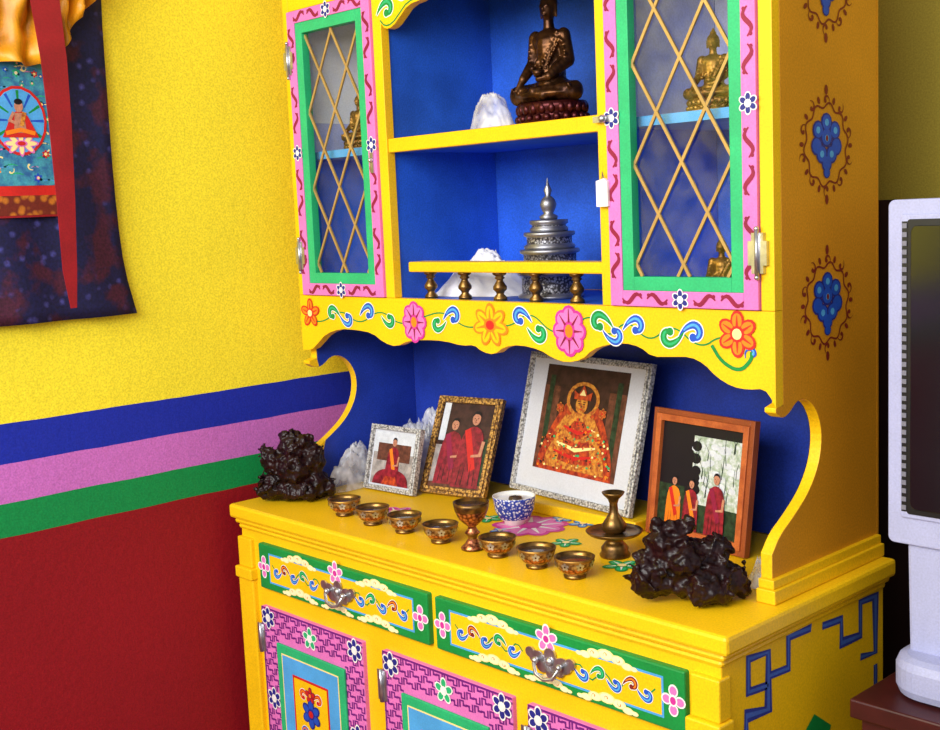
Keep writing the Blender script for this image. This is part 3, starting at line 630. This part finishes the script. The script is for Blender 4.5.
bl=[(-.045,0,.03,.034),(.04,0,.03,.036),(0,.01,.04,.045),(0,-.01,.075,.042),(-.045,0,.085,.030),(-.060,0,.105,.016),(.035,0,.085,.034),(.053,0,.105,.016),(-.005,0,.115,.030),(.02,0,.125,.022),(-.020,0,.140,.010),(.008,0,.146,.010),(.034,0,.134,.010),(-.07,0,.02,.02),(.07,0,.02,.020),(.03,-.03,.02,.02),(.0,0,.02,.04)]
carving(ctr(297,500)+Vector((0,0,.004)),bl,'near-black maroon knobbly carving on the left end of the counter',3,.96)
br=[(-.062,0,.032,.028),(-.035,.01,.045,.038),(0,.01,.04,.040),(.035,0,.034,.038),(.062,0,.028,.028),(.084,0,.012,.013),(-.035,0,.088,.028),(-.020,0,.108,.020),(-.046,0,.116,.012),(.0,0,.116,.011),(.040,0,.068,.026),(.056,0,.080,.013),(.030,0,.085,.013),(.02,-.03,.026,.030),(-.01,-.02,.068,.026),(.045,-.03,.02,.02),(-.065,0,.060,.018),(.01,0,.065,.030)]
carving(ctr(688,601)+Vector((0,0,.004)),br,'near-black maroon knobbly carving in front of the orange framed photograph',5,.98)
def person(q,S,cx,b0_,h,robe,sash,L_=2):
    q.poly(S,chaikin([(cx-.20*h,b0_),(cx-.19*h,b0_+.45*h),(cx-.15*h,b0_+.70*h),(cx-.05*h,b0_+.78*h),(cx+.05*h,b0_+.78*h),(cx+.15*h,b0_+.70*h),(cx+.19*h,b0_+.45*h),(cx+.20*h,b0_)],2),robe,L_)
    q.poly(S,[(cx-.14*h,b0_+.72*h),(cx-.06*h,b0_+.76*h),(cx+.12*h,b0_+.25*h),(cx+.04*h,b0_+.2*h)],sash,L_+1)
    for k in (-.12,-.05,.06,.13): q.stroke(S,[(cx+k*h,b0_+.03*h),(cx+k*.8*h,b0_+.30*h)],[.012*h,.004*h],PAPER,L_+1)
    q.stroke(S,[(cx+.17*h,b0_+.60*h),(cx+.15*h,b0_+.42*h),(cx+.02*h,b0_+.40*h)],[.05*h,.045*h,.03*h],SKIN,L_+2)
    q.ell(S,(cx,b0_+.88*h),.062*h,.085*h,SKIN,L_+1,k=16); q.poly(S,chaikin([(cx-.066*h,b0_+.90*h),(cx-.05*h,b0_+.965*h),(cx,b0_+.985*h),(cx+.05*h,b0_+.965*h),(cx+.066*h,b0_+.90*h),(cx+.03*h,b0_+.94*h),(cx-.03*h,b0_+.94*h)],1),PAPER,L_+2)
    for sx_ in (-.024,.024): q.ell(S,(cx+sx_*h,b0_+.885*h),.010*h,.005*h,PAPER,L_+2,k=8)
    q.ell(S,(cx,b0_+.838*h),.016*h,.005*h,ROBE,L_+2,k=8); q.ell(S,(cx,b0_+.862*h),.006*h,.012*h,BRN,L_+2,k=8)
def picture(label,BLp,BRp,TLp,fw,fm,mat3,painter,zb=ZC,fm2=None,depth=.014,ymax=.294):
    A=ctr(*BLp,zb); B_=ctr(*BRp,zb); Uv=(B_-A); w=Uv.length; Uv.normalize()
    nb=Vector((-Uv.y,Uv.x,0))
    d=ray(*TLp); t=(A-C).dot(Uv)/d.dot(Uv); P=C+d*t-A; dn=P.dot(nb); dz=P.z
    mx=max(.01,ymax-depth-max(A.y,B_.y)); 
    dn=max(.012,min(dn,mx)); V=(nb*dn+Vector((0,0,dz))); h=V.length; V.normalize()
    th_=math.atan2(dn,dz); lift=depth*math.sin(th_)
    S=Surf(A+Vector((0,0,lift+.0008)),Uv,V); 
    o=thing('picture_frame',label,'picture frame',tuple((A+B_)/2))
    q=MB()
    for e0,e1,n1_,mt in ((0,fw*.45,0,fm2 or fm),(fw*.45,fw,.003,fm)):
        for (u0,u1,v0,v1) in ((e0,e1,e0,h-e0),(w-e1,w-e0,e0,h-e0),(e1,w-e1,e0,e1),(e1,w-e1,h-e1,h-e0)): q.obox(S,u0,u1,v0,v1,-depth,n1_,mt)
    q.build('frame',o,bevel=.0008)
    ms,mt_,mb=mat3
    q=MB(); q.obox(S,fw*.8,w-fw*.8,fw*.8,h-fw*.8,-depth*.9,-.006,MAT if ms else GRY); q.build('mount',o)
    Sp=Surf(S.p(fw+ms,fw+mb,-.0062),Uv,V); pw,ph=w-2*(fw+ms),h-2*fw-mt_-mb
    q=MB(); painter(q,Sp,pw,ph); q.build('photograph',o)
    return o
def p1(q,S,w,h):
    q.rect(S,0,w,0,h,GRY,0); q.rect(S,0,w,h*.6,h,SKY,1); q.rect(S,w*.1,w*.9,h*.45,h*.78,BRN,2)
    person(q,S,w*.5,h*-.0,h*.92,ROBE,OR,3)
    q.poly(S,chaikin([(w*.06,0),(w*.10,h*.18),(w*.3,h*.30),(w*.7,h*.30),(w*.9,h*.18),(w*.94,0)],2),ROBE,6); q.poly(S,[(w*.3,0),(w*.36,h*.16),(w*.62,h*.16),(w*.7,0)],ORP,7)
def p2(q,S,w,h):
    q.rect(S,0,w,0,h,GRY,0); q.rect(S,0,w,h*.5,h,DBR,1); q.rect(S,w*.02,w*.14,h*.55,h,SKY,2); q.rect(S,w*.88,w,0,h*.6,FOL,2); q.rect(S,0,w,0,h*.06,BRN,2); person(q,S,w*.30,h*.04,h*.80,ROBE,DM,3); person(q,S,w*.68,h*.02,h*.92,ROBE,RD,7)
def p3(q,S,w,h):
    q.rect(S,0,w,0,h,DBR,0); q.rect(S,0,w*.2,0,h*.8,BRN,1); q.rect(S,w*.8,w,0,h*.8,BRN,1)
    for u in (.06,.88): q.rect(S,w*u,w*(u+.06),h*.1,h*.9,FOL,2)
    q.poly(S,chaikin([(w*.04,0),(w*.06,h*.2),(w*.2,h*.5),(w*.35,h*.72),(w*.65,h*.72),(w*.8,h*.5),(w*.94,h*.2),(w*.96,0)],2),ORP,3)
    q.ell(S,(w*.5,h*.70),w*.20,h*.17,GOLDP,4); q.ell(S,(w*.5,h*.70),w*.16,h*.135,DBR,5)
    q.poly(S,chaikin([(w*.12,h*.04),(w*.16,h*.2),(w*.26,h*.36),(w*.36,h*.58),(w*.64,h*.58),(w*.74,h*.36),(w*.84,h*.2),(w*.88,h*.04)],2),GOLDP,6)
    q.poly(S,chaikin([(w*.30,h*.10),(w*.38,h*.50),(w*.62,h*.50),(w*.70,h*.10)],1),ORP,7)
    for t in (.12,.2,.28,.36,.44): q.stroke(S,[(w*(.18+t*.3),h*t),(w*.5,h*(t-.05)),(w*(.82-t*.3),h*t)],[.004,.008,.004],[GOLDP,CR,RD][int(t*25)%3],8)
    for sg in (-1,1): q.stroke(S,[(w*(.5+sg*.14),h*.54),(w*(.5+sg*.24),h*.40),(w*(.5+sg*.06),h*.33)],[.014,.014,.010],GOLDP,9); flower(q,S,(w*(.5+sg*.26),h*.60),w*.045,GOLDP,ORP,RD,6,9)
    random.seed(8)
    for i in range(190):
        u=w*(.06+.88*random.random()); v=h*(.03+.50*random.random()*(1-abs(u/w-.5)))
        q.ell(S,(u,v),w*.011*(.5+random.random()),h*.011*(.4+random.random()),random.choice([GOLDP,RD,CR,ORP,BRN,OR,DBR,GR]),10,k=7)
    q.ell(S,(w*.5,h*.655),w*.072,h*.085,GOLDP,11); q.poly(S,[(w*.40,h*.70),(w*.39,h*.78),(w*.45,h*.75),(w*.5,h*.84),(w*.55,h*.75),(w*.61,h*.78),(w*.60,h*.70)],ORP,12); q.poly(S,[(w*.46,h*.74),(w*.5,h*.80),(w*.54,h*.74)],CR,13)
    for sx_ in (-.028,.028): q.ell(S,(w*(.5+sx_),h*.662),w*.015,h*.005,PAPER,13,k=8); q.stroke(S,[(w*(.5+sx_*.4),h*.682),(w*(.5+sx_*1.8),h*.680)],.0012,PAPER,13)
    q.ell(S,(w*.5,h*.612),w*.018,h*.006,RD,13,k=8); q.ell(S,(w*.5,h*.638),w*.008,h*.012,BRN,13,k=8)
def p4(q,S,w,h):
    q.rect(S,0,w,0,h,PAPER,0); q.rect(S,0,w,0,h*.4,FOL,1); q.rect(S,w*.40,w,h*.26,h*.90,PALF,1)
    random.seed(3)
    for i in range(26):
        u=w*(.42+.53*random.random()); v=h*(.4+.45*random.random()); q.ell(S,(u,v),w*.05,h*.03,SKY,2,k=9)
    for i in range(26):
        u=w*(.42+.54*random.random()); v=h*(.3+.5*random.random()); q.stroke(S,[(u,v),(u+w*.03*(random.random()-.5),v+h*.08),(u+w*.08*(random.random()-.5),v+h*.15)],[.0016,.0012,.0006],FOL,3)
    for i in range(14): q.ell(S,(w*(.36+.1*random.random()),h*(.3+.6*random.random())),w*.06,h*.05,PAPER,3,k=10)
    person(q,S,w*.20,h*.0,h*.50,OR,RD,4); person(q,S,w*.42,0,h*.50,ROBE,OR,8); person(q,S,w*.72,0,h*.60,ROBE,DM,12)
picture('small silver filigree frame with a seated figure, beside the dark left carving',(363,489),(412,498),(372,425),.010,FRS,(.004,.004,.004),p1)
picture('gilt framed photograph of two people in maroon robes standing',(419,494),(483,502),(440,398),.015,FRG,(0,0,0),p2)
picture('large silver frame with white mount around a golden statue picture',(509,489),(628,520),(536,352),.012,FRS,(.046,.010,.042),p3,zb=ZC+.022,depth=.012)
picture('orange wooden frame with photograph of three people outdoors',(645,533),(744,560),(655,408),.022,FRW,(0,0,0),p4,fm2=FRD)
# crumpled sheets and bags: tent-like folded skins standing on their base
def drape(q,c,rx,ry,H,seed,mat,peaks,steep=1.5,crease=.25,smooth=False,nt=84,nr=26,ripple=1.0):
    c=Vector(c); vs=[]; o_=Vector((seed*3.1,seed*1.7,seed))
    for j in range(nr+1):
        rho=j/nr
        for i in range(nt):
            t=2*math.pi*i/nt
            e=1+.16*noise.noise(Vector((math.cos(t)*1.4,math.sin(t)*1.4,seed)))
            x=rho*math.cos(t)*e; y=rho*math.sin(t)*e
            z=0
            for (px_,py_,hh,wd) in peaks: z+=(hh*math.exp(-(((x-px_)**2+(y-py_)**2)/wd**2)**(steep/2)))**4
            z=z**.25
            f=(1-rho**4)
            P=Vector((x*2.4,y*2.4,0))+o_; w_=Vector((noise.noise(P),noise.noise(P*1.3+o_),0))*.6; P2=P+w_
            rdg=(1-abs(noise.noise(P2*1.1))*2.4)*.5+(1-abs(noise.noise(P2*2.3+o_))*2.4)*.32+(1-abs(noise.noise(P2*4.6))*2.4)*.18
            z=max(0,z*f+crease*(rdg-.45)*f*(.25+z))
            sh=1+.06*ripple*noise.noise(P2*2+o_)
            vs.append(c+Vector((x*rx*sh,y*ry*sh,z*H+.0006)))
    fs=[(j*nt+i,j*nt+(i+1)%nt,(j+1)*nt+(i+1)%nt,(j+1)*nt+i) for j in range(nr) for i in range(nt)]
    tri=[]
    for a_,b_,c_,d_ in fs: tri+= [(a_,b_,c_),(a_,c_,d_)]
    q.add(vs,tri,mat,smooth)
q=MB(); drape(q,(.138,.214,ZC+.0004),.116,.080,.150,2,PLA,[(.35,.35,1.0,.85),(-.45,.1,.75,.7),(-.1,-.3,.6,.6)],2.6,.34,True,nt=90,nr=30)
drape(q,(.052,.075,ZC+.0002),.030,.075,.090,6,PLA,[(0,.3,1,.9),(.1,-.5,.6,.7)],2.6,.30,True,nt=60,nr=20)
tag(q.build('plastic_bag',org=(.13,.2,ZC)),'large crumpled clear plastic bag heaped behind the two small picture frames','bag')
c=ctr(752,590)+Vector((-.005,.04,0)); q=MB(); drape(q,tuple(c),.030,.034,.045,5,PLA,[(0,0,1,.7)],2,.4,nt=30,nr=9)
tag(q.build('plastic_bag',org=tuple(c)),'torn scrap of white plastic at the right end of the counter behind the carving','bag')
c=at(481,285,1,.15); q=MB(); drape(q,(c.x,.165,1.308),.125,.095,.088,9,CLOTH,[(.05,0,1.0,.55),(-.45,0,.66,.55),(.5,-.1,.66,.5),(-.1,-.5,.6,.6)],1.8,.20,True)
tag(q.build('tissue_bundle',org=(c.x,.165,1.308)),'peaked heap of white tissue behind the low yellow rail in the middle niche','tissue')
c=at(499,120,1,.10); q=MB(); drape(q,(c.x-.004,.085,1.6245),.048,.036,.058,11,PLA,[(-.25,0,1.0,1.1),(.4,0,.84,1.0)],6,.20,True,nt=70,nr=24)
tag(q.build('plastic_bag',org=(c.x,.085,1.6245)),'small clear plastic packet on the niche shelf beside the bronze statue','bag')
c=at(551,285,1,.12); c=Vector((c.x,.12,1.3082)); g_=thing('mandala_set','tiered silver mandala offering set with pointed finial in the middle niche','offering set',tuple(c))
for (r0,z0,h) in ((.062,0,.052),(.056,.052,.040),(.048,.092,.032),(.036,.124,.022)):
    q=MB(); q.lathe(c,[(0,z0),(r0*.96,z0),(r0,z0+.002),(r0,z0+.006),(r0*.88,z0+.010),(r0*.88,z0+h-.010),(r0,z0+h-.007),(r0,z0+h-.002),(r0*.97,z0+h-.0005),(0,z0+h-.0005)],SID,32,mats=[SIM,SIM,SIM,SIM,SID,SIM,SIM,SIM,SIM]); q.build('tier',g_)
q=MB(); q.lathe(c,[(0,.146),(.016,.146),(.018,.152),(.009,.157),(.013,.165),(.016,.174),(.012,.184),(.005,.190),(.008,.200),(.003,.210),(0,.224)],SIM,20); q.build('finial',g_)
def seated(loc,h,rotz,mat,label,name='buddha_statue',bmat=None,kx=1.0):
    c=Vector(loc); o=thing(name,label,'statue',tuple(c)); X=Matrix.Translation(c)@Matrix.Rotation(rotz,4,'Z')@Matrix.Diagonal((h*kx,h*kx,h,1))
    bm_=bmat or mat
    q=MB(); q.lathe((0,0,0),[(0,0.002),(.40,0.002),(.41,.03),(.37,.05),(.35,.08),(.345,.10),(.37,.125),(.385,.16),(.37,.195),(.30,.2),(0,.2)],bm_,32)
    for i in range(22):
        t=2*math.pi*i/22
        q.ball((.355*math.cos(t),.355*math.sin(t),.140),(.045,.045,.05),bm_,8,6); q.ball((.365*math.cos(t+.14),.365*math.sin(t+.14),.065),(.045,.045,.035),bm_,8,6)
    q.v=[Vector((v.x,v.y*.75,v.z)) for v in q.v]; q.build('lotus_base',o,xf=X)
    z=.2; q=MB(); m_=mat
    q.ball((0,.03,z+.10),(.22,.17,.13),m_); q.cap((0,.02,z+.12),(0,0,z+.46),.155,.145,m_); q.ball((0,0,z+.50),(.20,.12,.11),m_)
    q.cap((0,0,z+.56),(0,-.01,z+.68),.062,.052,m_); q.ball((0,-.015,z+.77),(.082,.092,.108),m_); q.ball((0,.005,z+.81),(.090,.095,.083),m_)
    q.ball((0,.01,z+.895),(.048,.048,.045),m_); q.ball((0,.01,z+.95),(.02,.02,.028),m_); q.cap((0,-.098,z+.79),(0,-.112,z+.755),.011,.016,m_)
    q.ball((0,-.10,z+.715),(.028,.014,.009),m_)
    for sx_ in (-1,1):
        q.cap((sx_*.086,0,z+.79),(sx_*.088,0,z+.70),.017,.013,m_)
        q.ball((sx_*.036,-.094,z+.785),(.022,.012,.010),m_)
        q.cap((sx_*.10,.0,z+.08),(sx_*.34,-.10,z+.07),.10,.085,m_); q.cap((sx_*.33,-.12,z+.07),(-sx_*.06,-.24,z+.05+(.03 if sx_>0 else 0)),.080,.05,m_)
        q.cap((sx_*.165,0,z+.53),(sx_*.205,.01,z+.34),.074,.068,m_)
        for k in range(4): q.cap((sx_*(.12+.07*k),-.06-.05*k,z+.155-.012*k),(sx_*(.20+.05*k),-.20,z+.09),.016,.012,m_)
        for k in range(3): q.cap((sx_*(.19+.012*k),-.07,z+.48-.05*k),(sx_*.21,.06,z+.40-.05*k),.016,.014,m_)
    q.cap((-.205,.01,z+.34),(-.235,-.15,z+.20),.064,.044,m_); q.cap((-.235,-.15,z+.2),(-.27,-.225,z+.10),.038,.024,m_)
    q.cap((.205,.01,z+.34),(.09,-.18,z+.20),.066,.044,m_); q.cap((.09,-.18,z+.20),(-.02,-.21,z+.185),.040,.028,m_)
    q.cap((.18,.0,z+.56),(-.13,-.13,z+.28),.036,.032,m_); q.cap((.13,-.07,z+.56),(-.02,-.16,z+.28),.024,.02,m_); q.cap((.16,-.08,z+.50),(.05,-.17,z+.27),.02,.018,m_)
    q.ball((0,-.17,z+.06),(.30,.12,.05),m_)
    q.build('figure',o,xf=X,remesh=max(.0014,h*.010),smoothit=2)
    q=MB(); q.lathe((.0,-.23,z+.2),[(0,0),(.04,0),(.07,.05),(.065,.05),(0,.04)],m_,16); q.build('alms_bowl',o,xf=X)
    return o
c=at(552,110,1,.13); seated((c.x,.13,1.6245),.218,math.radians(10),BZ,'dark bronze seated buddha statue on lotus base in upper niche',bmat=BZR,kx=.84)
c=at(714,100,1,.10); seated((c.x,.10,1.6165),.112,math.radians(20),BR,'gilt seated statue on the upper shelf behind the right glass door')
c=at(722,270,1,.10); seated((c.x,.10,1.3082),.095,math.radians(20),BR,'gilt seated statue at the bottom behind the right glass door')
c=at(361,140,1,.10); seated((c.x,.10,1.6165),.105,math.radians(10),BR,'gilt seated statue on the shelf behind the left glass door')
# ================================================================= TELEVISION
TY=.12; STV=front(TY)
xl=STV.px(888,400)[0]; ztop=STV.px(915,199)[1]; zbt=STV.px(910,545)[1]; xr=xl+.70; zft=STV.px(910,692)[1]
tv=thing('television','silver television with dark screen standing right of the yellow cabinet','television',((xl+xr)/2,TY+.1,zft))
def rrect(x0,x1,z0,z1,rd,n=5):
    o=[]
    for cx,cz,a0 in ((x1-rd,z1-rd,0),(x0+rd,z1-rd,90),(x0+rd,z0+rd,180),(x1-rd,z0+rd,270)):
        for i in range(n+1):
            t=math.radians(a0+90*i/n); o.append((cx+rd*math.cos(t),cz+rd*math.sin(t)))
    return o
q=MB(); q.prism(STV,rrect(xl,xr,zbt,ztop,.010),-.07,0,TVS)
sx0=STV.px(911,300)[0]; sz1=STV.px(916,221)[1]; sz0=STV.px(914,512)[1]; sr0=STV.px(904,300)[0]
q.prism(STV,rrect(sr0-.004,xr-.016,sz0-.010,sz1+.010,.004),0,.004,TVS)
q.build('housing',tv,bevel=.004)
q=MB()
for i in range(34):
    z=sz0+(sz1-sz0)*(i+.5)/34; q.obox(STV,sr0,sx0-.004,z-.0035,z+.0035,.004,.0062,TVG)
q.obox(STV,sr0-.001,sx0-.003,sz0,sz1,.004,.0048,RUB); q.build('ribbed_trim',tv)
q=MB(); q.prism(STV,rrect(sx0-.003,xr-.03,sz0-.003,sz1+.003,.004),.004,.006,RUB); q.prism(STV,rrect(sx0+.004,xr-.042,sz0+.006,sz1-.006,.010),.006,.010,SCR); q.build('screen',tv,bevel=.0015)
q=MB(); vs=[]
for (y,e) in ((TY+.071,.02),(TY+.20,.10)):
    vs+= [(xl+e,y,zbt+.02),(xr-e,y,zbt+.02),(xr-e,y,ztop-.02-e),(xl+e,y,ztop-.02-e)]
q.add(vs,[(0,1,2,3),(7,6,5,4),(0,4,5,1),(1,5,6,2),(2,6,7,3),(3,7,4,0)],RUB); q.build('rear_housing',tv,bevel=.008)
zm_=STV.px(910,652)[1]; xn=STV.px(906,600)[0]
q=MB(); q.prism(STV,[(xn,zm_-.01),(xn-.004,zbt+.0005),(xr-.03,zbt+.0005),(xr-.035,zm_-.01)],-.06,-.01,TVS); q.build('stand_neck',tv,bevel=.006)
q=MB(); q.prism(Surf((0,0,zft),(1,0,0),(0,1,0)),rrect(xl+.010,xr-.0,TY-.04,TY+.14,.06,8),0.0003,(zm_-zft),TVS); q.build('stand_base',tv,bevel=.016)
tb=thing('television_table','dark red-brown wooden table carrying the television','table',((xl+xr)/2,TY+.2,0))
q=MB(); q.box(xl-.02,xr+.1,TY-.08,YB-.05,zft-.03,zft,DW); q.build('tabletop',tb,bevel=.003)
q=MB(); q.box(xl-.01,xr+.07,TY-.06,YB-.08,.1,zft-.0305,DW); q.build('cabinet_body',tb)
for x in (xl,xr+.03):
    for y in (TY-.05,YB-.12):
        q=MB(); q.box(x,x+.04,y,y+.04,0,.0995,DW); q.build('leg',tb)
zq=at(883,200,1,YB-.02).z
q=MB(); q.box(1.0,xr+.1,YB-.03,YB-.005,0,zq,mk('gap_shade_dark',(38,16,16),.6)); tag(q.build('gap_shade_board',org=(1.5,YB-.02,0)),'added dark board standing in for the shade behind the television','board')  # dark sheet added to paint the shadow in the gap beside the cabinet
# ================================================================= LIGHT
def area(name,loc,tgt,size,power,col):
    l=bpy.data.lights.new(name,'AREA'); l.shape='RECTANGLE'; l.size=size[0]; l.size_y=size[1]; l.energy=power; l.color=col
    o=bpy.data.objects.new(name,l); COL.objects.link(o); o.location=loc; o.rotation_euler=(Vector(tgt)-Vector(loc)).to_track_quat('-Z','Y').to_euler(); return o
area('window_light',(.95,-2.8,2.35),(.4,0,1.2),(1.6,1.3),86,(1,.99,.97))
area('fill_light',(2.0,-2.3,2.3),(0,-.3,1.4),(1.2,1.2),30,(1,.98,.96))  # added fill that brightens the left wall, not an actual lamp
w=bpy.data.worlds.new('world'); sc.world=w; w.use_nodes=True; bg=w.node_tree.nodes['Background']; bg.inputs[0].default_value=(1,.98,1,1); bg.inputs[1].default_value=.56
